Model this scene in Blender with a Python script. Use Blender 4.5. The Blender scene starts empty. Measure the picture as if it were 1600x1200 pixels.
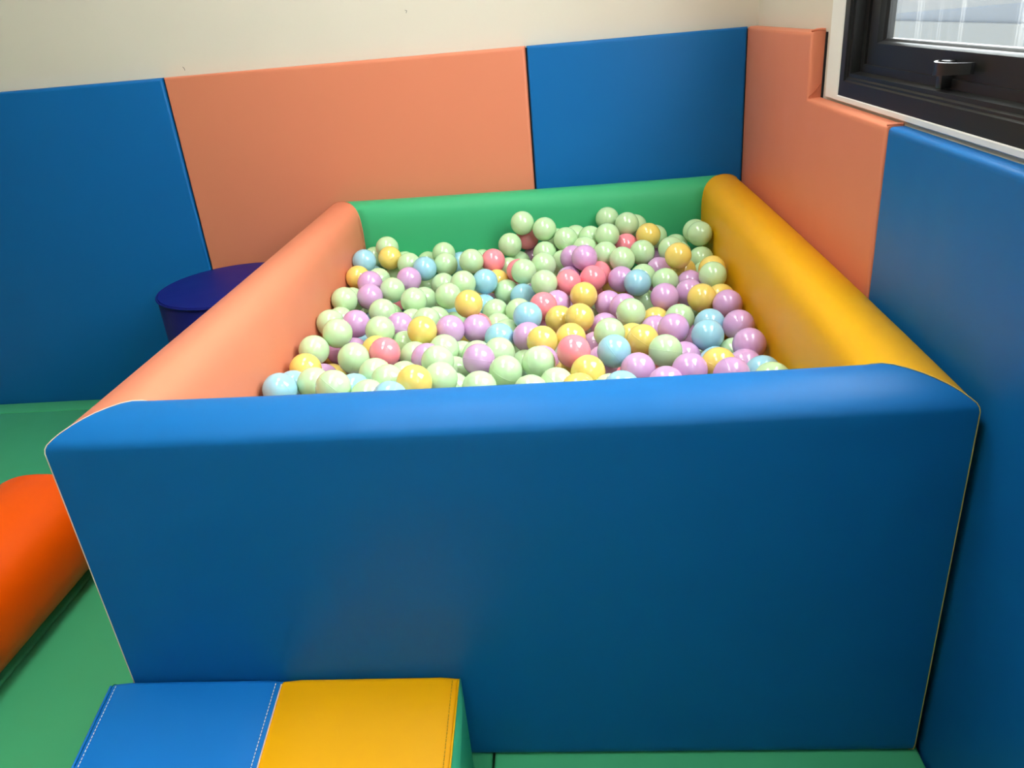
import bpy, bmesh, math, random
from mathutils import Vector, Matrix

# ------------------------------------------------------------------ camera, world, daylight, exposure
scene = bpy.context.scene
COL = scene.collection
random.seed(7)

CAM_POS = Vector((0.8994, -1.0837, 1.3334))
PITCH, YAW, ROLL, FOCAL = math.radians(25.151), math.radians(-5.486), math.radians(-5.200), 1215.5
_fw = Vector((math.sin(YAW) * math.cos(PITCH), math.cos(YAW) * math.cos(PITCH), -math.sin(PITCH)))
_rt = Vector((math.cos(YAW), -math.sin(YAW), 0))
_up = _rt.cross(_fw)
_r2 = _rt * math.cos(ROLL) + _up * math.sin(ROLL)
_u2 = -_rt * math.sin(ROLL) + _up * math.cos(ROLL)
cam_data = bpy.data.cameras.new('camera')
cam_data.sensor_width = 36.0
cam_data.lens = FOCAL * 36.0 / 1600.0
cam_data.clip_start = 0.02
cam = bpy.data.objects.new('camera', cam_data)
COL.objects.link(cam)
cam.matrix_world = Matrix((
    (_r2.x, _u2.x, -_fw.x, CAM_POS.x),
    (_r2.y, _u2.y, -_fw.y, CAM_POS.y),
    (_r2.z, _u2.z, -_fw.z, CAM_POS.z),
    (0, 0, 0, 1)))
scene.camera = cam

world = bpy.data.worlds.new('overcast_sky')
scene.world = world
world.use_nodes = True
_bg = world.node_tree.nodes['Background']
_bg.inputs[0].default_value = (0.93, 0.97, 1.0, 1)
_bg.inputs[1].default_value = 4.6

scene.view_settings.view_transform = 'Standard'
scene.view_settings.look = 'None'
scene.view_settings.exposure = 2.10
scene.cycles.max_bounces = 8
scene.cycles.diffuse_bounces = 5
scene.view_settings.gamma = 1.0
scene.view_settings.use_curve_mapping = False


def portal(name, loc, rot, sx, sy):
    """daylight portal: tells the renderer where the sky light enters the room"""
    d = bpy.data.lights.new(name, 'AREA')
    d.shape = 'RECTANGLE'
    d.size, d.size_y = sx, sy
    d.cycles.is_portal = True
    o = bpy.data.objects.new(name, d)
    o.location = loc
    o.rotation_euler = rot
    COL.objects.link(o)
    return o


# room dimensions (metres, floor mats' top at z = 0)
PW, PD, PH, PT = 1.5, 1.795, 0.7775, 0.150          # ball pit: width, depth, height, wall thickness
PADX, PADY = 1.517, 1.8005                          # front faces of the wall pads
WALLX, WALLY = 1.556, 1.834                         # plaster faces
XL, YN, ZC, ZF = -5.2, -5.2, 3.05, -0.04
WY0, WY1, WZ0, WZ1 = -3.65, 0.95, 1.10, 2.80        # window opening in the right wall
portal('window_daylight', (WALLX + 0.15, (WY0 + WY1) / 2, (WZ0 + WZ1) / 2), (0, math.radians(90), 0), WZ1 - WZ0, WY1 - WY0)

# ------------------------------------------------------------------ materials
MATS = {}


def srgb(r, g, b):
    f = lambda c: ((c / 255 + 0.055) / 1.055) ** 2.4 if c > 10 else c / 255 / 12.92
    return (f(r), f(g), f(b), 1)


def base_mat(name, col, rough=0.5, spec=0.5):
    m = bpy.data.materials.new(name)
    m.use_nodes = True
    b = m.node_tree.nodes['Principled BSDF']
    b.inputs['Base Color'].default_value = (*col[:3], 1)
    b.inputs['Roughness'].default_value = rough
    b.inputs['Specular IOR Level'].default_value = spec
    MATS[name] = m
    return m


def vinyl(name, col, rough=0.42, soft=0.010, grain=0.00012):
    """soft PVC leather: faint grain, slow undulation of the foam underneath"""
    m = base_mat(name, col, rough, 0.18)
    nt = m.node_tree
    N, L = nt.nodes, nt.links
    b = N['Principled BSDF']
    tc = N.new('ShaderNodeTexCoord')
    n2 = N.new('ShaderNodeTexNoise'); n2.inputs['Scale'].default_value = 4.5; n2.inputs['Detail'].default_value = 1
    n3 = N.new('ShaderNodeTexNoise'); n3.inputs['Scale'].default_value = 9; n3.inputs['Detail'].default_value = 2
    for n in (n2, n3):
        L.new(tc.outputs['Object'], n.inputs['Vector'])
    if soft > 0.005:
        b2 = N.new('ShaderNodeBump'); b2.inputs['Strength'].default_value = 0.6; b2.inputs['Distance'].default_value = soft
        L.new(n2.outputs['Fac'], b2.inputs['Height'])
        L.new(b2.outputs['Normal'], b.inputs['Normal'])
    mr = N.new('ShaderNodeMapRange')
    mr.inputs['To Min'].default_value = rough - 0.05
    mr.inputs['To Max'].default_value = rough + 0.07
    L.new(n3.outputs['Fac'], mr.inputs['Value'])
    L.new(mr.outputs['Result'], b.inputs['Roughness'])
    return m


def plaster(name, col):
    m = base_mat(name, col, 0.85, 0.25)
    nt = m.node_tree
    N, L = nt.nodes, nt.links
    b = N['Principled BSDF']
    tc = N.new('ShaderNodeTexCoord')
    n1 = N.new('ShaderNodeTexNoise'); n1.inputs['Scale'].default_value = 60; n1.inputs['Detail'].default_value = 2
    bp = N.new('ShaderNodeBump'); bp.inputs['Strength'].default_value = 0.15; bp.inputs['Distance'].default_value = 0.002
    L.new(tc.outputs['Object'], n1.inputs['Vector'])
    L.new(n1.outputs['Fac'], bp.inputs['Height'])
    L.new(bp.outputs['Normal'], b.inputs['Normal'])
    n2 = N.new('ShaderNodeTexNoise'); n2.inputs['Scale'].default_value = 2.2; n2.inputs['Detail'].default_value = 2
    L.new(tc.outputs['Object'], n2.inputs['Vector'])
    mx = N.new('ShaderNodeMix'); mx.data_type = 'RGBA'
    mx.inputs['A'].default_value = (*col[:3], 1)
    mx.inputs['B'].default_value = (col[0] * 0.94, col[1] * 0.93, col[2] * 0.90, 1)
    L.new(n2.outputs['Fac'], mx.inputs['Factor'])
    L.new(mx.outputs['Result'], b.inputs['Base Color'])
    return m


def ball_mat(name, col):
    m = base_mat(name, col, 0.10, 0.8)
    b = m.node_tree.nodes['Principled BSDF']
    return m


BLUE = (0.005, 0.138, 0.41)
PEACH = (0.72, 0.235, 0.13)
GREEN = (0.05, 0.42, 0.18)
YELLOW = (0.80, 0.405, 0.005)
vinyl('vinyl_blue', BLUE)
vinyl('vinyl_blue_pad', BLUE, rough=0.42, soft=0.004)
vinyl('vinyl_peach', PEACH)
vinyl('vinyl_peach_pad', PEACH, rough=0.45, soft=0.004)
vinyl('vinyl_green', GREEN)
vinyl('vinyl_yellow', YELLOW)
vinyl('vinyl_ramp_yellow', (0.98, 0.46, 0.0), rough=0.45, soft=0.004)
vinyl('vinyl_ramp_blue', (0.008, 0.20, 0.63), rough=0.45, soft=0.004)
vinyl('vinyl_mint', (0.07, 0.56, 0.30), rough=0.42)
vinyl('vinyl_mat', (0.07, 0.45, 0.21), rough=0.40, soft=0.004)
vinyl('vinyl_navy', (0.006, 0.010, 0.17), rough=0.45, soft=0.004)
vinyl('vinyl_orange_red', (0.97, 0.11, 0.0), rough=0.42)
base_mat('thread_white', (0.75, 0.78, 0.82), 0.8)
base_mat('thread_yellow', (0.62, 0.33, 0.01), 0.8)
base_mat('piping_pale', (0.85, 0.62, 0.50), 0.5)
base_mat('piping_tan', (0.55, 0.40, 0.12), 0.5)
base_mat('backing_dark', (0.012, 0.011, 0.012), 0.9)
base_mat('aluminium_black', (0.012, 0.012, 0.012), 0.38, 0.25)
base_mat('handle_black', (0.012, 0.012, 0.013), 0.32)
base_mat('rubber', (0.008, 0.008, 0.008), 0.7)
plaster('plaster_cream', (0.74, 0.69, 0.59))
plaster('plaster_white', (0.86, 0.86, 0.84))
plaster('facade_grey', (0.020, 0.022, 0.025))
plaster('facade_pale', (0.026, 0.026, 0.024))
plaster('ground_grey', (0.20, 0.20, 0.19))
plaster('ground_pale', (0.70, 0.69, 0.66))
plaster('floor_beige', (0.55, 0.50, 0.42))
plaster('ceiling_white', (0.92, 0.92, 0.91))
BALLC = {'g': (0.52, 0.74, 0.42), 'p': (0.95, 0.27, 0.33), 'l': (0.63, 0.36, 0.63), 'y': (0.82, 0.62, 0.15), 'b': (0.32, 0.61, 0.74)}
for _k, _n in (('g', 'green'), ('p', 'pink'), ('l', 'lilac'), ('y', 'yellow'), ('b', 'blue')):
    ball_mat('plastic_' + _n, BALLC[_k])


def streaked_glass(name):
    """thin pane with rain streaks and dust: mostly clear, partly a pale film"""
    m = bpy.data.materials.new(name)
    m.use_nodes = True
    nt = m.node_tree
    N, L = nt.nodes, nt.links
    N.clear()
    out = N.new('ShaderNodeOutputMaterial')
    tr = N.new('ShaderNodeBsdfTransparent'); tr.inputs[0].default_value = (0.95, 0.97, 0.96, 1)
    gl = N.new('ShaderNodeBsdfGlossy'); gl.inputs['Roughness'].default_value = 0.03
    lw = N.new('ShaderNodeLayerWeight'); lw.inputs['Blend'].default_value = 0.5
    pw = N.new('ShaderNodeMath'); pw.operation = 'POWER'; pw.inputs[1].default_value = 5.0
    L.new(lw.outputs['Facing'], pw.inputs[0])
    fr = N.new('ShaderNodeMath'); fr.operation = 'MULTIPLY_ADD'; fr.inputs[1].default_value = 0.85; fr.inputs[2].default_value = 0.04
    L.new(pw.outputs[0], fr.inputs[0])
    film = N.new('ShaderNodeBsdfTranslucent'); film.inputs[0].default_value = (0.85, 0.85, 0.82, 1)
    tc = N.new('ShaderNodeTexCoord')
    mp = N.new('ShaderNodeMapping'); mp.inputs['Scale'].default_value = (1, 55, 1.2)
    L.new(tc.outputs['Object'], mp.inputs['Vector'])
    n1 = N.new('ShaderNodeTexNoise'); n1.inputs['Scale'].default_value = 1.0; n1.inputs['Detail'].default_value = 3
    L.new(mp.outputs['Vector'], n1.inputs['Vector'])
    r1 = N.new('ShaderNodeMapRange')
    r1.inputs['From Min'].default_value = 0.58; r1.inputs['From Max'].default_value = 0.70
    r1.inputs['To Min'].default_value = 0.0; r1.inputs['To Max'].default_value = 0.09
    L.new(n1.outputs['Fac'], r1.inputs['Value'])
    m1 = N.new('ShaderNodeMixShader')
    L.new(r1.outputs['Result'], m1.inputs[0]); L.new(tr.outputs[0], m1.inputs[1]); L.new(film.outputs[0], m1.inputs[2])
    m2 = N.new('ShaderNodeMixShader')
    L.new(fr.outputs[0], m2.inputs[0]); L.new(m1.outputs[0], m2.inputs[1]); L.new(gl.outputs[0], m2.inputs[2])
    L.new(m2.outputs[0], out.inputs['Surface'])
    MATS[name] = m
    return m


streaked_glass('window_glass')
_m = bpy.data.materials.new('added_blind')  # cloth of the blinds added to diffuse the daylight
_m.use_nodes = True
_n = _m.node_tree
_n.nodes.clear()
_o, _t, _d, _x = (_n.nodes.new(k) for k in ('ShaderNodeOutputMaterial', 'ShaderNodeBsdfTranslucent', 'ShaderNodeBsdfDiffuse', 'ShaderNodeMixShader'))
_t.inputs[0].default_value = (0.80, 0.80, 0.78, 1)
_d.inputs[0].default_value = (0.80, 0.80, 0.78, 1)
_x.inputs[0].default_value = 0.12
_n.links.new(_t.outputs[0], _x.inputs[1]); _n.links.new(_d.outputs[0], _x.inputs[2]); _n.links.new(_x.outputs[0], _o.inputs[0])
MATS['added_blind'] = _m
_m = base_mat('fill_lamp_diffuser', (0.9, 0.9, 0.9), 0.6)  # glowing face of the added ceiling fill lamps
_m.node_tree.nodes['Principled BSDF'].inputs['Emission Color'].default_value = (1.0, 0.98, 0.94, 1)
_m.node_tree.nodes['Principled BSDF'].inputs['Emission Strength'].default_value = 2.4

# ------------------------------------------------------------------ helpers


def tag(o, label=None, cat=None, group=None, kind=None):
    if label: o['label'] = label
    if cat: o['category'] = cat
    if group: o['group'] = group
    if kind: o['kind'] = kind
    return o


def link_mesh(name, me, mat, parent=None, smooth=False):
    o = bpy.data.objects.new(name, me)
    COL.objects.link(o)
    if mat and not me.materials:
        me.materials.append(MATS[mat])
    if smooth:
        for p in me.polygons:
            p.use_smooth = True
    if parent:
        o.parent = parent
        o.matrix_parent_inverse = Matrix.Translation(-parent.location) if parent.type == 'EMPTY' else Matrix.Identity(4)
    return o


def from_bm(name, bm, mat, parent=None, smooth=True, angle=35):
    bmesh.ops.recalc_face_normals(bm, faces=bm.faces)
    me = bpy.data.meshes.new(name)
    bm.to_mesh(me)
    bm.free()
    if smooth:
        for p in me.polygons:
            p.use_smooth = True
        me.set_sharp_from_angle(angle=math.radians(angle))
    return link_mesh(name, me, mat, parent)


def box_bm(bm, x0, x1, y0, y1, z0, z1, bev=0.0, seg=3):
    r = bmesh.ops.create_cube(bm, size=1.0)
    vs = r['verts']
    for v in vs:
        v.co = Vector(((x0 + x1) / 2 + v.co.x * (x1 - x0), (y0 + y1) / 2 + v.co.y * (y1 - y0), (z0 + z1) / 2 + v.co.z * (z1 - z0)))
    if bev > 0:
        es = list({e for v in vs for e in v.link_edges})
        bmesh.ops.bevel(bm, geom=es, offset=bev, segments=seg, affect='EDGES', profile=0.5)
    return bm


def box(name, mat, parent, x0, x1, y0, y1, z0, z1, bev=0.0, seg=3):
    return from_bm(name, box_bm(bmesh.new(), x0, x1, y0, y1, z0, z1, bev, seg), mat, parent)


def poly_prism_bm(pts, to3, d0, d1, bev=0.0, seg=4):
    """polygon pts (a,b) extruded along a third axis d0..d1; to3(a,b,d) gives the point"""
    bm = bmesh.new()
    A = [bm.verts.new(to3(a, b, d0)) for a, b in pts]
    B = [bm.verts.new(to3(a, b, d1)) for a, b in pts]
    n = len(pts)
    fa = bm.faces.new(A); bm.faces.new(B[::-1])
    for i in range(n):
        bm.faces.new((A[i], A[(i + 1) % n], B[(i + 1) % n], B[i]))
    bmesh.ops.recalc_face_normals(bm, faces=bm.faces)
    if bev > 0:
        es = list(fa.edges)
        bmesh.ops.bevel(bm, geom=es, offset=bev, segments=seg, affect='EDGES', profile=0.5)
    return bm


def tube(name, pts, rad, mat, parent=None, seg=8, closed=False):
    bm = bmesh.new()
    n = len(pts)
    P = [Vector(q) for q in pts]
    rings = []
    prev = None
    for i in range(n):
        if closed:
            t = P[(i + 1) % n] - P[i - 1]
        else:
            t = P[min(i + 1, n - 1)] - P[max(i - 1, 0)]
        t.normalize()
        ref = prev if prev is not None else (Vector((0, 0, 1)) if abs(t.z) < 0.9 else Vector((1, 0, 0)))
        a = ref - t * ref.dot(t)
        if a.length < 1e-6:
            a = t.orthogonal()
        a.normalize()
        prev = a
        b = t.cross(a)
        rings.append([bm.verts.new(P[i] + (a * math.cos(k * 2 * math.pi / seg) + b * math.sin(k * 2 * math.pi / seg)) * rad) for k in range(seg)])
    m = n if closed else n - 1
    for i in range(m):
        r0, r1 = rings[i], rings[(i + 1) % n]
        for k in range(seg):
            bm.faces.new((r0[k], r0[(k + 1) % seg], r1[(k + 1) % seg], r1[k]))
    if not closed:
        bm.faces.new(rings[0][::-1]); bm.faces.new(rings[-1])
    return from_bm(name, bm, mat, parent, smooth=True, angle=60)


def empty(name, loc):
    o = bpy.data.objects.new(name, None)
    o.location = loc
    o.empty_display_size = 0.05
    COL.objects.link(o)
    return o


# ------------------------------------------------------------------ the room
tag(box('floor', 'floor_beige', None, XL - 0.1, WALLX + 0.12, YN - 0.1, WALLY + 0.1, ZF - 0.06, ZF), kind='structure')
tag(box('ceiling', 'ceiling_white', None, XL - 0.1, WALLX + 0.12, YN - 0.1, WALLY + 0.1, ZC, ZC + 0.1), kind='structure')
tag(box('wall_back', 'plaster_cream', None, XL - 0.1, WALLX + 0.12, WALLY, WALLY + 0.1, ZF, ZC), kind='structure')
tag(box('wall_left', 'plaster_cream', None, XL - 0.1, XL, YN, WALLY, ZF, ZC), kind='structure')
tag(box('wall_near', 'plaster_cream', None, XL - 0.1, WALLX + 0.12, YN - 0.1, YN, ZF, ZC), kind='structure')
bm = bmesh.new()
WX1 = WALLX + 0.062
box_bm(bm, WALLX, WX1, YN, WALLY, ZF, WZ0)
box_bm(bm, WALLX, WX1, YN, WALLY, WZ1, ZC)
box_bm(bm, WALLX, WX1, WY1, WALLY, WZ0, WZ1)
box_bm(bm, WALLX, WX1, YN, WY0, WZ0, WZ1)
tag(from_bm('wall_right', bm, 'plaster_cream', None, smooth=False), kind='structure')
# white plaster strip round the window, a little rough at its inner edge
bm = bmesh.new()
_rng = random.Random(3)
for (y0, y1, z0, z1) in ((WY1 - 0.004, WY1 + 0.088, WZ0 - 0.012, WZ1 + 0.05), (WY0 - 0.03, WY1, WZ0 - 0.012, WZ0 + 0.001), (WY0 - 0.03, WY1, WZ1 - 0.001, WZ1 + 0.05)):
    box_bm(bm, WALLX - 0.006, WALLX + 0.01, y0, y1, z0, z1, 0.002, 1)
tag(from_bm('trim_1', bm, 'plaster_white', None), kind='structure')
# two hair-thin scratches in the back wall's plaster
for _i, (sx, sz, pts) in enumerate(((-0.452, 1.27, ((0, 0), (0.004, -0.005), (0.005, -0.012))), (0.37, 1.385, ((0, 0), (0.006, -0.002), (0.003, -0.009))))):
    tube('plaster_chip', [(sx + a, WALLY - 0.0004, sz + b) for a, b in pts], 0.0008, 'backing_dark', bpy.data.objects['wall_back'], seg=5)

# unseen fill lamps added on the ceiling to brighten the room from above
for (lx, ly, lab) in ((0.20, -0.62, 'added ceiling fill lamp above the foam ramp'), (0.3, 0.9, 'added ceiling fill lamp above the ball pit')):
    lamp = empty('ceiling_fill_lamp', (lx, ly, ZC))
    tag(lamp, lab, 'lamp', 'added ceiling fill lamps')
    bm = bmesh.new()
    for (x0, x1, y0, y1) in ((-0.32, 0.32, -0.62, -0.6), (-0.32, 0.32, 0.6, 0.62), (-0.32, -0.3, -0.6, 0.6), (0.3, 0.32, -0.6, 0.6)):
        box_bm(bm, lx + x0, lx + x1, ly + y0, ly + y1, ZC - 0.03, ZC)
    from_bm('frame', bm, 'plaster_white', lamp, smooth=False)
    box('diffuser', 'fill_lamp_diffuser', lamp, lx - 0.3, lx + 0.3, ly - 0.6, ly + 0.6, ZC - 0.022, ZC - 0.004)

# ------------------------------------------------------------------ window
win = empty('window_1', (WALLX, WY1, WZ0))
tag(win, kind='structure')


def frame_profile(name, y0, y1, z0, z1, parent, mat='aluminium_black'):
    """picture-frame of four mitred steps facing the room; stepped section like an extruded profile"""
    bm = bmesh.new()
    # section: (inset from the opening's edge, x of the face)
    sec = [(0.0, 0.062), (0.0, -0.004), (0.034, -0.004), (0.037, 0.000), (0.041, 0.000), (0.044, 0.004), (0.052, 0.004), (0.056, 0.024), (0.078, 0.024), (0.080, 0.034), (0.080, 0.062)]
    loops = []
    for ins, dx in sec:
        a = ins
        b = ins if ins < 0.05 else 0.05 + (ins - 0.05) * 0.75
        loops.append([bm.verts.new((WALLX + dx, yy, zz)) for yy, zz in ((y1 - a, z0 + b), (y0 + a, z0 + b), (y0 + a, z1 - b), (y1 - a, z1 - b))])
    for i in range(len(loops) - 1):
        for k in range(4):
            bm.faces.new((loops[i][k], loops[i][(k + 1) % 4], loops[i + 1][(k + 1) % 4], loops[i + 1][k]))
    return from_bm(name, bm, mat, parent, angle=20)


bays = [(-0.08, WY1), (-1.27, -0.08), (-2.46, -1.27), (WY0, -2.46)]
for k, (ya, yb) in enumerate(bays):
    frame_profile('window_frame', ya, yb, WZ0, WZ1, win)
    # opening sash: four rails with a glazing bead, pane
    s0, s1, t0, t1 = ya + 0.083, yb - 0.083, WZ0 + 0.066, WZ1 - 0.066
    XS = WALLX + 0.028
    bm = bmesh.new()
    secs = [(0, 0.030), (0, 0.0), (0.050, 0.0), (0.053, 0.004), (0.055, 0.010), (0.058, 0.013), (0.060, 0.016), (0.060, 0.030)]
    loops = []
    for ins, dx in secs:
        loops.append([bm.verts.new((XS + dx, yy, zz)) for yy, zz in ((s1 - ins, t0 + ins), (s0 + ins, t0 + ins), (s0 + ins, t1 - ins), (s1 - ins, t1 - ins))])
    for i in range(len(loops) - 1):
        for q in range(4):
            bm.faces.new((loops[i][q], loops[i][(q + 1) % 4], loops[i + 1][(q + 1) % 4], loops[i + 1][q]))
    sash = from_bm('sash', bm, 'aluminium_black', win, angle=20)
    pane = box('pane', 'window_glass', win, XS + 0.018, XS + 0.022, s0 + 0.058, s1 - 0.058, t0 + 0.058, t1 - 0.058)
    if k > 0:      # unseen pale blinds added over the other bays to soften their sky light
        blind = empty('added_blind', (XS - 0.03, (ya + yb) / 2, WZ1))
        tag(blind, ('added light-softening blind over the unseen second window bay', 'added light-softening blind over the unseen third window bay', 'added light-softening blind over the unseen last window bay')[k - 1], 'blind', 'added light-softening blinds on the window')
        box('fabric', 'added_blind', blind, WALLX - 0.012, WALLX - 0.0105, ya + 0.012, yb - 0.012, WZ0 + 0.02, WZ1 - 0.03)
        box('bottom_bar', 'plaster_white', blind, WALLX - 0.018, WALLX - 0.0065, ya + 0.012, yb - 0.012, WZ0 + 0.005, WZ0 + 0.02, 0.002, 1)
        tube('roller', [(WALLX - 0.03, ya + 0.01, WZ1 - 0.01), (WALLX - 0.03, yb - 0.01, WZ1 - 0.01)], 0.022, 'added_blind', blind, seg=16)
    # cam handle: crescent grip, pivot and tail
    hy, hz = yb - 0.545, t0 + 0.024
    if k > 0:
        continue
    bm = bmesh.new()
    n = 14
    prev = None
    for i in range(n + 1):
        u = i / n
        yy = hy + 0.052 - 0.108 * u
        out = 0.006 + 0.030 * math.sin(math.pi * (0.10 + 0.90 * u)) ** 0.8
        hh = 0.012 - 0.003 * u
        th = 0.006
        zc = hz + 0.004 * u
        ring = [bm.verts.new((XS - out - th * a, yy, zc + hh * b)) for a, b in ((0, -1), (1, -1), (1, 1), (0, 1))]
        if prev:
            for q in range(4):
                bm.faces.new((prev[q], prev[(q + 1) % 4], ring[(q + 1) % 4], ring[q]))
        else:
            bm.faces.new(ring)
        prev = ring
    bm.faces.new(prev[::-1])
    box_bm(bm, XS - 0.016, XS + 0.001, hy + 0.026, hy + 0.052, hz - 0.012, hz + 0.012, 0.002, 2)
    box_bm(bm, XS - 0.022, XS + 0.000, hy + 0.024, hy + 0.046, hz - 0.034, hz - 0.008, 0.002, 2)
    box_bm(bm, XS - 0.012, XS + 0.001, hy - 0.040, hy - 0.012, hz - 0.004, hz + 0.010, 0.002, 2)
    from_bm('handle', bm, 'handle_black', win, angle=40)

# outside: courtyard ground and the neighbouring block seen through the wet pane
out_g = tag(box('courtyard_ground', 'ground_pale', None, WALLX + 0.5, 9, -9, 12, -0.9, -0.8), kind='structure')
nb = empty('neighbour_building', (4.6, 2.0, -0.8))
tag(nb, 'grey rendered building seen through the streaked window pane', 'building')
box('wall', 'facade_grey', nb, 4.6, 5.2, -9, 12, -0.8, 2.3)
box('base_course', 'facade_pale', nb, 4.55, 4.62, -9, 12, -0.8, 0.95, 0.01, 1)
box('parapet', 'facade_pale', nb, 4.5, 5.3, -9, 12, 2.3, 2.5, 0.01, 1)
pl = empty('white_pillar', (3.4, 0, -0.8))
pl.location = (3.4, -0.9, -0.8)
tag(pl, 'white pillar standing outside the window at its far edge', 'pillar')
box('shaft', 'plaster_white', pl, 3.3, 3.6, -1.05, -0.72, -0.8, 3.2, 0.01, 2)
box('plinth', 'plaster_white', pl, 3.25, 3.65, -1.1, -0.67, -0.8, -0.5, 0.01, 2)

# ------------------------------------------------------------------ floor mats
MG = 'green floor mats covering the playroom floor'
mats = [(-1.71, -0.512, 1.709, 1.7995, 'narrow green mat strip along the foot of the long blue wall pad'),
        (-1.71, -0.512, -0.09, 1.704, 'green vinyl floor mat under the red-orange bolster'),
        (-0.508, 0.688, -0.09, 1.7995, 'green vinyl floor mat between the red-orange bolster and the ball pit'),
        (-1.71, -0.512, -1.89, -0.094, 'green vinyl floor mat in the near corner beyond the bolster'),
        (-0.508, 0.688, -1.89, -0.094, 'green vinyl floor mat under the blue and yellow ramp'),
        (0.693, 1.512, -0.09, 1.7995, 'green vinyl floor mat under the ball pit beside the window wall'),
        (0.693, 1.512, -1.89, -0.094, 'green vinyl floor mat before the ball pit beside the window wall')]
for (x0, x1, y0, y1, lab) in mats:
    o = box('floor_mat', 'vinyl_mat', None, x0, x1, y0, y1, ZF, 0.0, 0.006, 3)
    tag(o, lab, 'floor mat', MG)

# ------------------------------------------------------------------ wall pads
PG = 'padded vinyl wall panels'
PADH, PADH2 = 1.2408, 1.0835
YJ, YS = 0.5324, 1.0742          # joint and step on the window wall
XJ1, XJ2 = -0.5217, 0.7734


def wall_pad(name, pts, to3, d_front, d_back, mat, label, bev=0.013):
    cen = to3(sum(a for a, b in pts) / len(pts), 0, d_back)
    e = empty(name, cen)
    tag(e, label, 'wall pad', PG)
    bm = poly_prism_bm(pts, to3, d_front, d_back, bev, 5)
    from_bm('cover', bm, mat, e, angle=50)
    return e


toB = lambda a, b, d: (a, d, b)
toR = lambda a, b, d: (d, a, b)
g = 0.0022


def rect(a0, a1, b0, b1):
    return [(a0, b0), (a1, b0), (a1, b1), (a0, b1)]


def backing(e, pts, to3, d0, d1):
    from_bm('backing_board', poly_prism_bm(pts, to3, d0, d1), 'backing_dark', e, smooth=False)


for (a0, a1, mat, lab) in ((XJ1 - 1.295, XJ1, 'vinyl_blue_pad', 'long blue vinyl wall pad behind the navy stool'),
                           (XJ1, XJ2, 'vinyl_peach_pad', 'wide peach vinyl wall pad above the green pit wall'),
                           (XJ2, PADX + 0.001, 'vinyl_blue_pad', 'square blue vinyl wall pad in the room corner')):
    e = wall_pad('wall_pad', rect(a0 + g, a1 - g, -0.03, PADH), toB, PADY, WALLY - 0.005, mat, lab)
    backing(e, rect(a0 - 0.0005, a1 + 0.0005, 0.002, PADH - 0.006), toB, WALLY - 0.018, WALLY - 0.0005)

L_pts = [(PADY + 0.022, -0.03), (PADY + 0.022, PADH), (YS, PADH), (YS, PADH2), (YJ + g, PADH2), (YJ + g, -0.03)]
e = wall_pad('wall_pad', L_pts, toR, PADX, WALLX - 0.005, 'vinyl_peach_pad', 'notched peach vinyl wall pad cut round the window corner')
backing(e, [(PADY + 0.024, 0.002), (PADY + 0.024, PADH - 0.004), (YS - 0.004, PADH - 0.004), (YS - 0.004, PADH2 - 0.002), (YJ, PADH2 - 0.004), (YJ, 0.002)], toR, WALLX - 0.0055, WALLX - 0.0005)
# folded vinyl at the notch: a lapped flap on top and a tucked crease at the inner corner
fl = [(PADX + 0.003, YS + 0.012, PADH + 0.0005), (PADX + 0.012, YS + 0.002, PADH + 0.003), (PADX + 0.022, YS - 0.001, PADH + 0.0035), (WALLX - 0.007, YS - 0.001, PADH + 0.002)]
tube('fold', fl, 0.0028, 'vinyl_peach_pad', e, seg=8)
cr = [(PADX + 0.002, YS - 0.0005, PADH2 + 0.002), (PADX + 0.015, YS - 0.0015, PADH2 + 0.014), (WALLX - 0.008, YS - 0.0015, PADH2 + 0.034)]
tube('crease', cr, 0.0012, 'vinyl_peach_pad', e, seg=6)
tube('crease', [(PADX + 0.004, YJ + 0.010, PADH2 + 0.0005), (PADX + 0.016, YJ + 0.004, PADH2 + 0.0025), (WALLX - 0.007, YJ + 0.003, PADH2 + 0.002)], 0.0022, 'vinyl_peach_pad', e, seg=6)
e = wall_pad('wall_pad', rect(-1.85, YJ - g, -0.03, PADH2 - 0.002), toR, PADX, WALLX - 0.005, 'vinyl_blue_pad', 'blue vinyl wall pad under the window beside the pit')
backing(e, rect(-1.85, YJ + 0.0005, 0.002, PADH2 - 0.007), toR, WALLX - 0.0055, WALLX - 0.0005)

# ------------------------------------------------------------------ ball pit
pit = empty('ball_pit', (PW / 2, PD / 2, 0))
tag(pit, 'square soft-play ball pit with blue, peach, green and yellow padded walls', 'ball pit')
RH = 0.0375                      # height of the domed top


def pit_profile():
    """(inset from the outer face, height): upright outer face, domed top, rounded inner shoulder"""
    pts = [(0.016, 0.0), (0.006, 0.003), (0.001, 0.010), (0.0, 0.022)]
    for z in (0.10, 0.2, 0.3, 0.4, 0.5, 0.6, 0.68, 0.72):
        pts.append((0.0, z))
    pts += [(0.0, 0.736), (0.0015, 0.743), (0.005, 0.749), (0.012, 0.755), (0.022, 0.7615), (0.036, 0.768), (0.050, 0.7725), (0.065, 0.776), (0.080, 0.7775),
            (0.095, 0.7775), (0.108, 0.775), (0.120, 0.769), (0.130, 0.761), (0.138, 0.750), (0.144, 0.735), (0.148, 0.714), (0.150, 0.688)]
    for z in (0.64, 0.58, 0.5, 0.4, 0.2, 0.04):
        pts.append((PT, z))
    pts.append((PT, 0.0))
    return pts


PROF = pit_profile()


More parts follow.
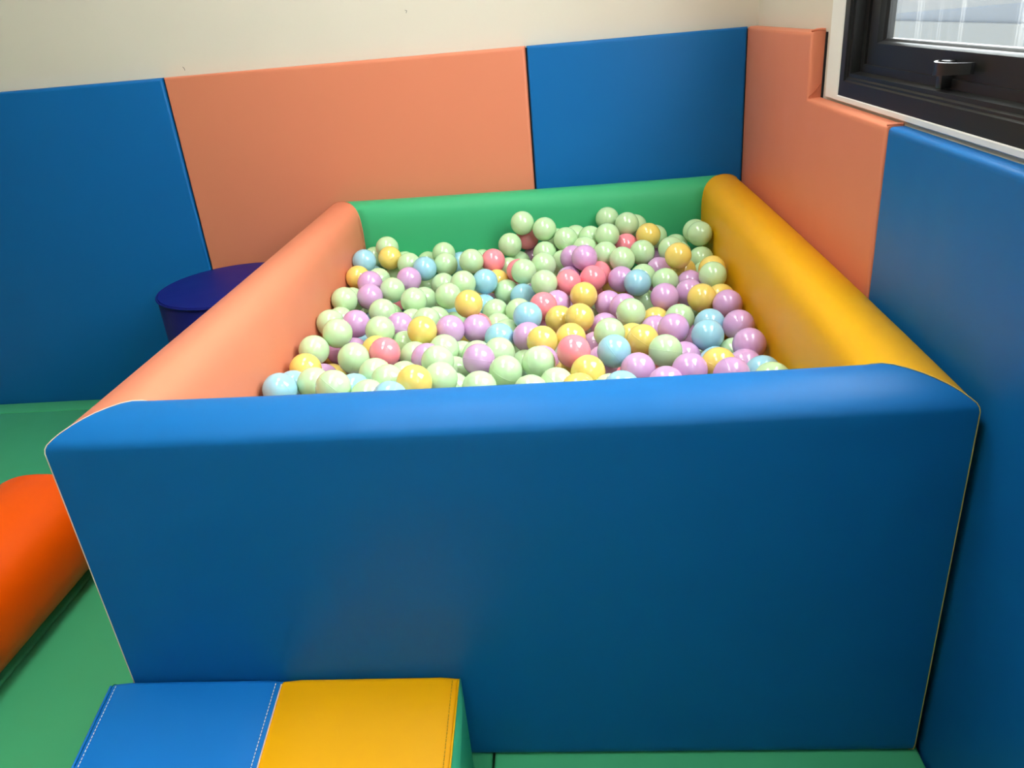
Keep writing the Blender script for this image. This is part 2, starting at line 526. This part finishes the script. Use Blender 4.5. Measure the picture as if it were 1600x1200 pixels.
def pit_point(side, s, z, u, bulge):
    """u in 0..1 along the wall; s = inset from the outer face; walls meet at a 45 degree mitre"""
    f = math.sin(math.pi * u) ** 0.7 if 0 < u < 1 else 0.0
    zz = min(1.0, z / PH)
    fo = bulge * f * (0.35 + 0.65 * zz)                       # soft walls lean out a little in the middle
    puff = 0.004 * f * math.sin(math.pi * min(1, max(0, z / (PH - RH)))) * (1 if s < PT / 2 else -1)
    sag = -0.004 * f if z > PH - RH else 0.0
    o = -(fo + puff)
    if side == 'front':
        return (s + (PW - 2 * s) * u, s + o, z + sag)
    if side == 'back':
        return (PW - s - (PW - 2 * s) * u, PD - s - o, z + sag)
    if side == 'left':
        return (s + o, PD - s - (PD - 2 * s) * u, z + sag)
    return (PW - s - o, s + (PD - 2 * s) * u, z + sag)


def pit_wall(side, mat, label, bulge):
    bm = bmesh.new()
    M = 40
    grid = [[bm.verts.new(pit_point(side, s, z, j / M, bulge)) for j in range(M + 1)] for s, z in PROF]
    n = len(PROF)
    for i in range(n):
        for j in range(M):
            a, b = grid[i], grid[(i + 1) % n]
            bm.faces.new((a[j], a[j + 1], b[j + 1], b[j]))
    bm.faces.new([grid[i][0] for i in range(n)])
    bm.faces.new([grid[i][M] for i in range(n)][::-1])
    o = from_bm('pit_wall', bm, mat, pit, angle=50)
    o['label'] = label
    return o


pit_wall('front', 'vinyl_blue', 'blue padded front wall', 0.001)
pit_wall('left', 'vinyl_peach', 'peach padded side wall', 0.004)
pit_wall('back', 'vinyl_green', 'green padded back wall', 0.001)
pit_wall('right', 'vinyl_yellow', 'yellow padded side wall by the window', 0.012)


def seam(ux, uy, mat, rad, lo=0.0):
    pts = []
    for s, z in PROF:
        if z < lo or s > PT - 0.001 and z < 0.5:
            continue
        off = 0.0008
        x = s - off if s < PT / 2 else s
        pts.append((x if ux == 0 else PW - x, x if uy == 0 else PD - x, z + (off if z > PH - RH else 0)))
    return tube('seam_piping', pts, rad, mat, pit, seg=6)


seam(0, 0, 'piping_pale', 0.0009)
seam(1, 0, 'piping_tan', 0.0009)
seam(0, 1, 'vinyl_peach', 0.0012)
seam(1, 1, 'vinyl_yellow', 0.0012)
box('base_mat', 'vinyl_green', pit, PT - 0.01, PW - PT + 0.01, PT - 0.01, PD - PT + 0.01, 0.001, 0.03)

# ------------------------------------------------------------------ ramp before the pit
RX0, RXM, RX1, RZ, RL = -0.031, 0.308, 0.6475, 0.235, 0.80
ramp = empty('foam_ramp', ((RX0 + RX1) / 2, -RL / 2, 0))
tag(ramp, 'soft foam ramp half blue half yellow leaning up to the blue pit wall', 'ramp')
SL = (RZ - 0.03) / RL


def ramp_profile():
    pts = [(-0.006, 0.002), (-0.006, RZ - 0.022)]
    for i in range(1, 7):
        a = math.radians(90 * i / 6)
        pts.append((-0.006 - 0.018 * (1 - math.cos(a)), RZ - 0.022 + 0.018 * math.sin(a) * 1.0))
    for i in range(1, 13):
        y = -0.024 - (RL - 0.03) * i / 12
        pts.append((y, RZ - 0.004 + (y + 0.024) * SL + 0.006 * math.sin(math.pi * i / 12)))
    pts.append((-RL, 0.02))
    pts.append((-RL, 0.002))
    return pts


RP = ramp_profile()


def ramp_block(name, x0, x1, mat, cap0, cap1):
    bm = bmesh.new()
    xs = [x0 + (x1 - x0) * k / 10 for k in range(11)]
    rows = []
    for k, x in enumerate(xs):
        d = min(k, 10 - k)
        dip = -0.004 if d == 0 else 0.0
        rows.append([bm.verts.new((x, y, max(0.001, z + (dip if z > 0.03 else 0)))) for y, z in RP])
    for k in range(10):
        for i in range(len(RP)):
            a, b = rows[k], rows[k + 1]
            j = (i + 1) % len(RP)
            bm.faces.new((a[i], a[j], b[j], b[i]))
    bm.faces.new(rows[0]); bm.faces.new(rows[-1][::-1])
    return from_bm(name, bm, mat, ramp, angle=40)


ramp_block('blue_half', RX0, RXM - 0.0008, 'vinyl_ramp_blue', 0, 0)
ramp_block('yellow_half', RXM + 0.0008, RX1, 'vinyl_ramp_yellow', 0, 0)
# mint side cheeks, slightly puffed
for sx, x in ((1, RX1), (-1, RX0)):
    bm = bmesh.new()
    cen = bm.verts.new((x + sx * 0.014, -0.30, 0.09))
    ring0 = [bm.verts.new((x + sx * 0.001, y, z - 0.002)) for y, z in RP]
    ring1 = [bm.verts.new((x + sx * 0.0095, -0.30 + (y + 0.30) * 0.88, 0.09 + (z - 0.09) * 0.86)) for y, z in RP]
    n = len(RP)
    for i in range(n):
        j = (i + 1) % n
        bm.faces.new((ring0[i], ring0[j], ring1[j], ring1[i]))
        bm.faces.new((ring1[i], ring1[j], cen))
    bm.faces.new(ring0[::-1])
    from_bm('side_cheek', bm, 'vinyl_mint', ramp, angle=70)


def top_line(x, dz=0.0006):
    return [(x, y, z + dz) for y, z in RP[7:-1]]


tube('edge_piping', top_line(RX1 + 0.0005), 0.0022, 'vinyl_ramp_yellow', ramp, seg=6)
tube('edge_piping', top_line(RX0), 0.0020, 'vinyl_ramp_blue', ramp, seg=6)
tube('edge_piping', top_line(RXM + 0.0005, -0.002), 0.0014, 'piping_pale', ramp, seg=6)


def stitches(x, mat, pitch=0.0065, ln=0.0042, dz=0.0005):
    line = [Vector(q) for q in top_line(x, dz)]
    bm = bmesh.new()
    acc = 0.0
    for a, b in zip(line[:-1], line[1:]):
        d = b - a
        L_ = d.length
        t = d.normalized()
        s = acc
        while s + ln < L_:
            p0, p1 = a + t * s, a + t * (s + ln)
            w = 0.0007
            up = Vector((0, 0, 0.0009))
            q = [p0 + Vector((-w, 0, 0)), p0 + Vector((w, 0, 0)), p1 + Vector((w, 0, 0)), p1 + Vector((-w, 0, 0))]
            lo_ = [bm.verts.new(v) for v in q]
            hi_ = [bm.verts.new(v + up) for v in q]
            bm.faces.new(hi_)
            for k in range(4):
                bm.faces.new((lo_[k], lo_[(k + 1) % 4], hi_[(k + 1) % 4], hi_[k]))
            s += pitch
        acc = max(0.0, s - L_)
    o = from_bm('stitching', bm, mat, ramp, smooth=False)
    o['kind'] = 'stuff'
    return o


stitches(RX0 + 0.010, 'thread_white', dz=0.0)
stitches(RXM - 0.010, 'thread_white', dz=0.0)
stitches(RX1 - 0.011, 'thread_yellow', dz=0.0)

# ------------------------------------------------------------------ red-orange bolster beside the pit
bol = empty('foam_bolster', (-0.653, 0.2, 0))
tag(bol, 'red-orange half-round foam bolster lying on the mat beside the pit', 'bolster')
BX, BA, BH, BN = -0.622, 0.172, 0.1465, 2.35


def bolster_ring(y, q, M=44, f=1.0):
    out = []
    for i in range(M):
        a = 2 * math.pi * i / M
        c, s_ = math.cos(a), math.sin(a)
        out.append((BX + (BA - q) * f * math.copysign(abs(c) ** (2 / BN), c), y, 0.001 + BH + (BH - q) * f * math.copysign(abs(s_) ** (2 / BN), s_)))
    return out


bm = bmesh.new()
ys = [0.70, 0.698, 0.692, 0.68, 0.5, 0.3, 0.1, -0.1, -0.28, -0.292, -0.298, -0.30]
ins = [0.016, 0.009, 0.003, 0, 0, 0, 0, 0, 0, 0.003, 0.009, 0.016]
rows = [[bm.verts.new(v) for v in bolster_ring(y, q)] for y, q in zip(ys, ins)]
for r0, r1 in zip(rows[:-1], rows[1:]):
    for i in range(44):
        bm.faces.new((r0[i], r0[(i + 1) % 44], r1[(i + 1) % 44], r1[i]))
from_bm('cover', bm, 'vinyl_orange_red', bol, angle=60)
for y, n_ in ((0.70, 1), (-0.30, -1)):
    bm = bmesh.new()
    r0 = [bm.verts.new(v) for v in bolster_ring(y, 0.016)]
    r1 = [bm.verts.new(v) for v in bolster_ring(y + n_ * 0.006, 0.016, f=0.7)]
    for i in range(44):
        j = (i + 1) % 44
        bm.faces.new((r0[i], r0[j], r1[j], r1[i]))
    bm.faces.new(r1)
    from_bm('end_cap', bm, 'vinyl_orange_red', bol, angle=60)

# ------------------------------------------------------------------ navy stool behind the pit
SX, SY, SR, SZ = -0.309, 1.510, 0.262, 0.560
st = empty('round_stool', (SX, SY, 0))
tag(st, 'round navy vinyl stool standing between the peach pit wall and wall pads', 'stool')


def lathe(name, prof, mat, parent, seg=64):
    bm = bmesh.new()
    rings = []
    for r, z in prof:
        if r < 1e-5:
            rings.append([bm.verts.new((SX, SY, z))])
        else:
            rings.append([bm.verts.new((SX + r * math.cos(2 * math.pi * k / seg), SY + r * math.sin(2 * math.pi * k / seg), z)) for k in range(seg)])
    for a, b in zip(rings[:-1], rings[1:]):
        for k in range(seg):
            if len(a) == 1:
                bm.faces.new((a[0], b[k], b[(k + 1) % seg]))
            elif len(b) == 1:
                bm.faces.new((a[k], a[(k + 1) % seg], b[0]))
            else:
                bm.faces.new((a[k], a[(k + 1) % seg], b[(k + 1) % seg], b[k]))
    return from_bm(name, bm, mat, parent, angle=40)


lathe('body', [(0, 0.001), (SR - 0.012, 0.001), (SR - 0.004, 0.01), (SR - 0.002, 0.3), (SR - 0.004, SZ - 0.012), (SR - 0.008, SZ - 0.006)], 'vinyl_navy', st)
lathe('seat_top', [(SR - 0.006, SZ - 0.007), (SR - 0.008, SZ), (SR - 0.05, SZ + 0.004), (SR * 0.5, SZ + 0.008), (0, SZ + 0.009)], 'vinyl_navy', st)
tube('edge_piping', [(SX + (SR - 0.002) * math.cos(2 * math.pi * k / 72), SY + (SR - 0.002) * math.sin(2 * math.pi * k / 72), SZ - 0.004) for k in range(72)], 0.0035, 'vinyl_navy', st, seg=8, closed=True)

# ------------------------------------------------------------------ balls
BR = 0.0405
BALLS = "0.247,1.574,0.635,g,0;0.270,1.498,0.619,y,0;0.188,1.609,0.592,g,1;0.188,1.464,0.623,b,0;0.188,1.546,0.542,b,1;0.188,1.357,0.598,y,0;0.188,1.465,0.540,g,1.3;0.241,1.297,0.595,l,0;0.260,1.203,0.581,l,0;0.241,1.412,0.570,g,1;0.277,1.529,0.544,g,1;0.341,1.462,0.602,g,0.3;0.295,1.609,0.568,g,1;0.364,1.324,0.592,l,0;0.321,1.256,0.581,g,0;0.188,1.167,0.587,g,0;0.190,1.244,0.560,g,0.4;0.328,1.066,0.576,g,0;0.328,1.145,0.534,g,1;0.409,1.145,0.579,g,0;0.379,1.609,0.562,g,1;0.451,1.540,0.610,g,0;0.404,1.404,0.601,b,0;0.468,1.452,0.597,g,0;0.501,1.580,0.561,b,1;0.566,1.381,0.623,g,0;0.576,1.609,0.557,g,1;0.633,1.424,0.607,p,0.5;0.686,1.520,0.632,g,0;0.711,1.545,0.559,g,1;0.680,1.470,0.561,g,1;0.721,1.357,0.586,p,0.4;0.742,1.282,0.607,g,0;0.646,1.364,0.554,y,1;0.554,1.223,0.599,g,0;0.617,1.273,0.585,b,0;0.469,1.353,0.556,g,1;0.383,1.499,0.512,g,2;0.515,1.154,0.585,g,0;0.418,1.261,0.542,g,1;0.426,1.392,0.499,g,2;0.596,1.005,0.607,y,0;0.612,1.227,0.517,b,1;0.626,1.320,0.487,l,2;0.681,1.292,0.540,g,1;0.737,1.229,0.543,b,1;0.654,1.158,0.523,g,0.8;0.666,1.079,0.506,g,1;0.613,1.023,0.530,p,1;0.732,1.547,0.697,g,0;0.807,1.523,0.677,g,0;0.742,1.593,0.632,p,1;0.760,1.609,0.554,l,2;0.877,1.483,0.648,g,0;0.840,1.609,0.616,g,2;0.911,1.573,0.631,g,1;0.959,1.508,0.641,g,1;0.938,1.432,0.626,g,0.3;0.805,1.481,0.605,g,0.8;0.803,1.335,0.609,g,0;0.866,1.431,0.586,g,1;0.897,1.363,0.618,l,0.5;0.934,1.293,0.636,l,0;0.883,1.300,0.568,l,1;0.848,1.457,0.512,g,2;0.880,1.206,0.587,p,0;0.956,1.232,0.587,p,0;0.978,1.320,0.573,p,1;0.808,1.172,0.601,g,0;1.023,1.609,0.677,g,0;1.085,1.540,0.671,g,0;1.118,1.609,0.645,g,1;1.014,1.452,0.660,g,0;1.077,1.484,0.613,p,1;1.149,1.466,0.648,y,0;1.184,1.577,0.612,g,1;1.247,1.533,0.587,g,1;1.212,1.383,0.620,g,0;1.248,1.452,0.584,g,1;1.309,1.519,0.637,g,0.5;1.312,1.439,0.649,g,0;1.312,1.405,0.575,g,1;1.312,1.328,0.549,g,1;1.312,1.202,0.603,y,0.5;1.300,1.122,0.609,g,0;1.218,1.254,0.635,y,0;1.240,1.300,0.572,y,1;1.250,1.221,0.556,l,1;1.232,1.115,0.564,l,0.3;1.003,1.383,0.618,g,0.3;1.053,1.320,0.615,g,0;1.121,1.384,0.615,g,0.2;1.195,1.595,0.534,l,2;1.169,1.339,0.568,l,1;1.114,1.280,0.567,g,1;1.173,1.201,0.574,g,0.5;1.043,1.241,0.576,l,0.3;1.087,1.173,0.584,b,0;1.028,1.352,0.518,y,2;0.996,1.115,0.543,l,0.6;1.036,1.045,0.555,l,0.6;1.049,0.943,0.575,g,0;1.154,1.056,0.575,l,0;1.113,1.232,0.500,g,2;1.121,0.994,0.527,y,1;1.111,0.906,0.535,l,1;1.251,1.008,0.583,y,0;1.312,1.056,0.563,y,1;1.312,0.956,0.579,l,0;1.181,0.945,0.550,g,0.5;1.247,0.854,0.565,b,0.2;1.225,0.755,0.574,b,0;1.312,0.808,0.575,l,0;1.312,0.683,0.574,l,0;1.289,0.743,0.526,g,1;1.147,0.808,0.575,l,0;1.220,0.958,0.480,l,2;1.063,0.747,0.574,y,0;1.045,0.860,0.535,y,1;0.982,0.787,0.581,g,0;0.977,0.963,0.530,l,1;0.931,1.134,0.489,g,2;0.844,1.119,0.552,l,1;0.806,1.041,0.575,p,0;0.924,1.104,0.577,y,0;0.852,0.975,0.555,y,0.4;0.908,0.921,0.577,y,0;0.882,0.807,0.565,y,0;0.806,1.080,0.492,l,2;0.766,0.929,0.587,b,0;0.728,1.125,0.532,g,0.5;0.704,0.942,0.536,g,1;0.690,0.862,0.555,b,0.4;0.768,0.840,0.562,l,0;0.809,0.772,0.575,y,0;0.810,0.693,0.553,l,0.5;0.804,0.618,0.583,g,0;0.889,0.622,0.606,p,0;0.947,0.835,0.526,l,1;0.941,0.900,0.478,p,2;0.960,0.694,0.544,l,1;0.985,0.636,0.595,b,0;0.920,0.552,0.582,y,0;0.877,0.653,0.532,y,1;0.979,0.737,0.479,p,2;1.035,0.567,0.575,l,0;1.022,0.801,0.454,y,2;1.108,0.654,0.581,g,0;1.164,0.723,0.531,l,1;1.148,0.535,0.582,l,0;1.106,0.669,0.501,p,1.5;1.089,0.480,0.577,l,0;1.219,0.573,0.575,y,0;1.229,0.663,0.539,b,0.6;1.233,0.494,0.584,l,0;1.287,0.609,0.552,l,0.3;1.310,0.533,0.567,b,0;1.311,0.454,0.586,g,0;1.224,0.815,0.485,g,2;0.988,0.420,0.599,b,0;0.966,0.488,0.562,g,0.3;0.897,0.450,0.585,y,0;0.847,0.519,0.570,g,0;0.791,0.462,0.581,g,0;0.752,0.830,0.449,y,2;0.547,0.802,0.555,g,0.2;0.552,0.903,0.571,l,0;0.619,0.945,0.554,l,0.3;0.482,0.864,0.587,y,0;0.567,1.066,0.481,y,2;0.468,1.011,0.560,g,0.4;0.479,1.111,0.526,g,1;0.519,1.169,0.485,g,2;0.515,1.249,0.493,b,2;0.413,1.067,0.539,g,1;0.396,0.974,0.563,l,0;0.360,0.889,0.586,g,0;0.268,0.982,0.575,l,0;0.188,0.999,0.575,g,0;0.188,1.096,0.548,g,1;0.253,0.849,0.600,g,0;0.200,0.792,0.577,g,0;0.205,0.693,0.567,y,0;0.196,0.531,0.587,b,0;0.196,0.613,0.556,b,0.6;0.264,0.575,0.578,g,0.2;0.345,0.474,0.612,g,0;0.226,0.749,0.512,l,1;0.223,0.823,0.479,y,2;0.188,0.997,0.479,y,2;0.222,0.934,0.515,l,1;0.280,0.880,0.530,l,1;0.255,1.042,0.477,b,2;0.362,0.813,0.558,y,0.6;0.402,0.746,0.578,p,0;0.328,0.713,0.581,g,0;0.420,0.902,0.533,g,0.8;0.467,0.799,0.541,g,0.6;0.516,0.717,0.567,l,0.5;0.556,0.647,0.588,g,0;0.580,0.733,0.520,g,0.8;0.584,0.859,0.511,g,1;0.635,0.789,0.538,g,0.6;0.610,0.962,0.475,g,2;0.654,0.672,0.576,l,0;0.699,0.738,0.564,g,0.2;0.726,0.594,0.575,g,0;0.761,0.777,0.509,g,1;0.722,0.977,0.465,g,2;0.659,0.836,0.455,y,2;0.671,0.510,0.575,g,0;0.577,0.546,0.587,g,0;0.596,0.603,0.532,g,0.4;0.529,0.484,0.610,y,0;0.486,0.416,0.604,b,0;0.424,0.466,0.588,g,0;0.371,0.539,0.572,b,0.3;0.406,0.612,0.578,g,0.3;0.454,0.541,0.590,g,0;0.466,0.656,0.547,g,1;0.592,0.792,0.466,p,2"
CN = {'g': 'pale green', 'p': 'coral pink', 'l': 'lilac', 'y': 'pastel yellow', 'b': 'sky blue'}
CM = {'g': 'plastic_green', 'p': 'plastic_pink', 'l': 'plastic_lilac', 'y': 'plastic_yellow', 'b': 'plastic_blue'}


def ball_mesh(name, mat, seg=32):
    """moulded hollow ball: two half shells with a fine raised seam round the middle"""
    lats = [-90, -78, -66, -54, -42, -31, -21, -12, -5, -1.1, -0.45, 0.45, 1.1, 5, 12, 21, 31, 42, 54, 66, 78, 90]
    bm = bmesh.new()
    rings = []
    for la in lats:
        r = BR * (1.006 if abs(la) < 0.6 else 1.0)
        t = math.radians(la)
        if abs(la) == 90:
            rings.append([bm.verts.new((0, 0, math.copysign(r, la)))])
        else:
            rings.append([bm.verts.new((r * math.cos(t) * math.cos(2 * math.pi * k / seg), r * math.cos(t) * math.sin(2 * math.pi * k / seg), r * math.sin(t))) for k in range(seg)])
    for a, b in zip(rings[:-1], rings[1:]):
        for k in range(seg):
            if len(a) == 1:
                bm.faces.new((a[0], b[(k + 1) % seg], b[k]))
            elif len(b) == 1:
                bm.faces.new((a[k], a[(k + 1) % seg], b[0]))
            else:
                bm.faces.new((a[k], a[(k + 1) % seg], b[(k + 1) % seg], b[k]))
    bmesh.ops.recalc_face_normals(bm, faces=bm.faces)
    me = bpy.data.meshes.new(name)
    bm.to_mesh(me)
    bm.free()
    for p in me.polygons:
        p.use_smooth = True
    me.set_sharp_from_angle(angle=math.radians(22))
    me.materials.append(MATS[mat])
    return me


BM = {k: ball_mesh('plastic_ball_' + CM[k][8:], CM[k]) for k in CM}
balls = []
for s in BALLS.split(';'):
    x, y, z, c, d = s.split(',')
    balls.append((float(x), float(y), float(z), c, float(d)))

ORD = ['first', 'second', 'third', 'fourth', 'fifth', 'sixth', 'seventh', 'eighth', 'ninth', 'tenth', 'eleventh', 'twelfth', 'thirteenth', 'fourteenth', 'fifteenth', 'sixteenth', 'seventeenth', 'eighteenth', 'nineteenth', 'twentieth']


def seen_at(P):
    d = Vector(P) - CAM_POS
    return d.dot(_r2) / d.dot(_fw), d.dot(_u2) / d.dot(_fw)


def zone(b):
    x, y = b[0], b[1]
    side = 'peach' if x < 0.50 else ('yellow' if x > 1.08 else '')
    if y < 0.66 or y >= 1.28:
        wall = 'by the blue front wall' if y < 0.66 else 'by the green back wall'
        return wall + (', ' + side + ' end' if side else ', middle stretch')
    half = 'nearer middle' if y < 0.95 else 'farther middle'
    return ('by the ' + side + ' side wall, ' + half) if side else ('in the ' + half + ' of the pit')


classes = {}
for i, b in enumerate(balls):
    vis = '' if b[4] < 0.5 else ('half-hidden ' if b[4] < 1.5 else 'nearly buried ')
    classes.setdefault((vis, b[3], zone(b)), []).append(i)
labels = {}
for (vis, c, where), idx in classes.items():
    idx.sort(key=lambda i: seen_at(balls[i][:3])[0])
    for k, i in enumerate(idx):
        labels[i] = vis + CN[c] + ' ball ' + where + ((', ' + ORD[k] + ' from left') if len(idx) > 1 else '')

rng = random.Random(11)
for i, b in enumerate(balls):
    o = bpy.data.objects.new('plastic_ball', BM[b[3]])
    o.location = b[:3]
    o.rotation_euler = (rng.uniform(0, 6.28), rng.uniform(0, 6.28), rng.uniform(0, 6.28))
    COL.objects.link(o)
    tag(o, labels[i], 'ball', CN[b[3]] + ' balls in the pit')

# lower layers of balls that only show as scraps of colour in the gaps
verts0, faces0 = [], []
_b = bmesh.new()
bmesh.ops.create_icosphere(_b, subdivisions=2, radius=BR * 0.985)
verts0 = [v.co.copy() for v in _b.verts]
faces0 = [[v.index for v in f.verts] for f in _b.faces]
_b.free()
pts, V, F, MI = [], [], [], []
keys = ['g', 'g', 'g', 'l', 'y', 'g', 'l', 'b', 'p']
order = ['g', 'p', 'l', 'y', 'b']
dx = 2 * BR * 1.01
layer = 0
zz = 0.03 + BR
cell = {}
for b in balls:
    cell.setdefault((int(b[0] // 0.09), int(b[1] // 0.09)), []).append(b)
while zz < 0.60:
    oy = 0
    yy = PT + BR + 0.004 + (layer % 2) * BR * 0.58
    row = 0
    while yy < PD - PT - BR - 0.004:
        xx = PT + BR + 0.004 + ((row + layer) % 2) * BR
        while xx < PW - PT - BR - 0.004:
            jx, jy, jz = xx + rng.uniform(-.002, .002), yy + rng.uniform(-.002, .002), zz + rng.uniform(-.002, .002)
            ok = True
            zmin = 9
            for cx in (-2, -1, 0, 1, 2):
                for cy in (-2, -1, 0, 1, 2):
                    for b in cell.get((int(jx // 0.09) + cx, int(jy // 0.09) + cy), ()):
                        d2 = (b[0] - jx) ** 2 + (b[1] - jy) ** 2
                        if d2 + (b[2] - jz) ** 2 < (1.93 * BR) ** 2:
                            ok = False
                        if d2 < 0.13 ** 2:
                            zmin = min(zmin, b[2])
            if ok and jz < (zmin - 0.03 if zmin < 9 else 0.53):
                k = len(V)
                V.extend((v.x + jx, v.y + jy, v.z + jz) for v in verts0)
                F.extend([[q + k for q in f] for f in faces0])
                MI.extend([order.index(rng.choice(keys))] * len(faces0))
            xx += dx
        yy += dx * 0.866
        row += 1
    zz += dx * 0.816
    layer += 1
me = bpy.data.meshes.new('ball_fill')
me.from_pydata(V, [], F)
for k in order:
    me.materials.append(MATS[CM[k]])
me.polygons.foreach_set('material_index', MI)
for p in me.polygons:
    p.use_smooth = True
o = bpy.data.objects.new('ball_fill', me)
COL.objects.link(o)
tag(o, 'lower layers of mixed pastel balls showing in the gaps of the pit', 'balls', kind='stuff')
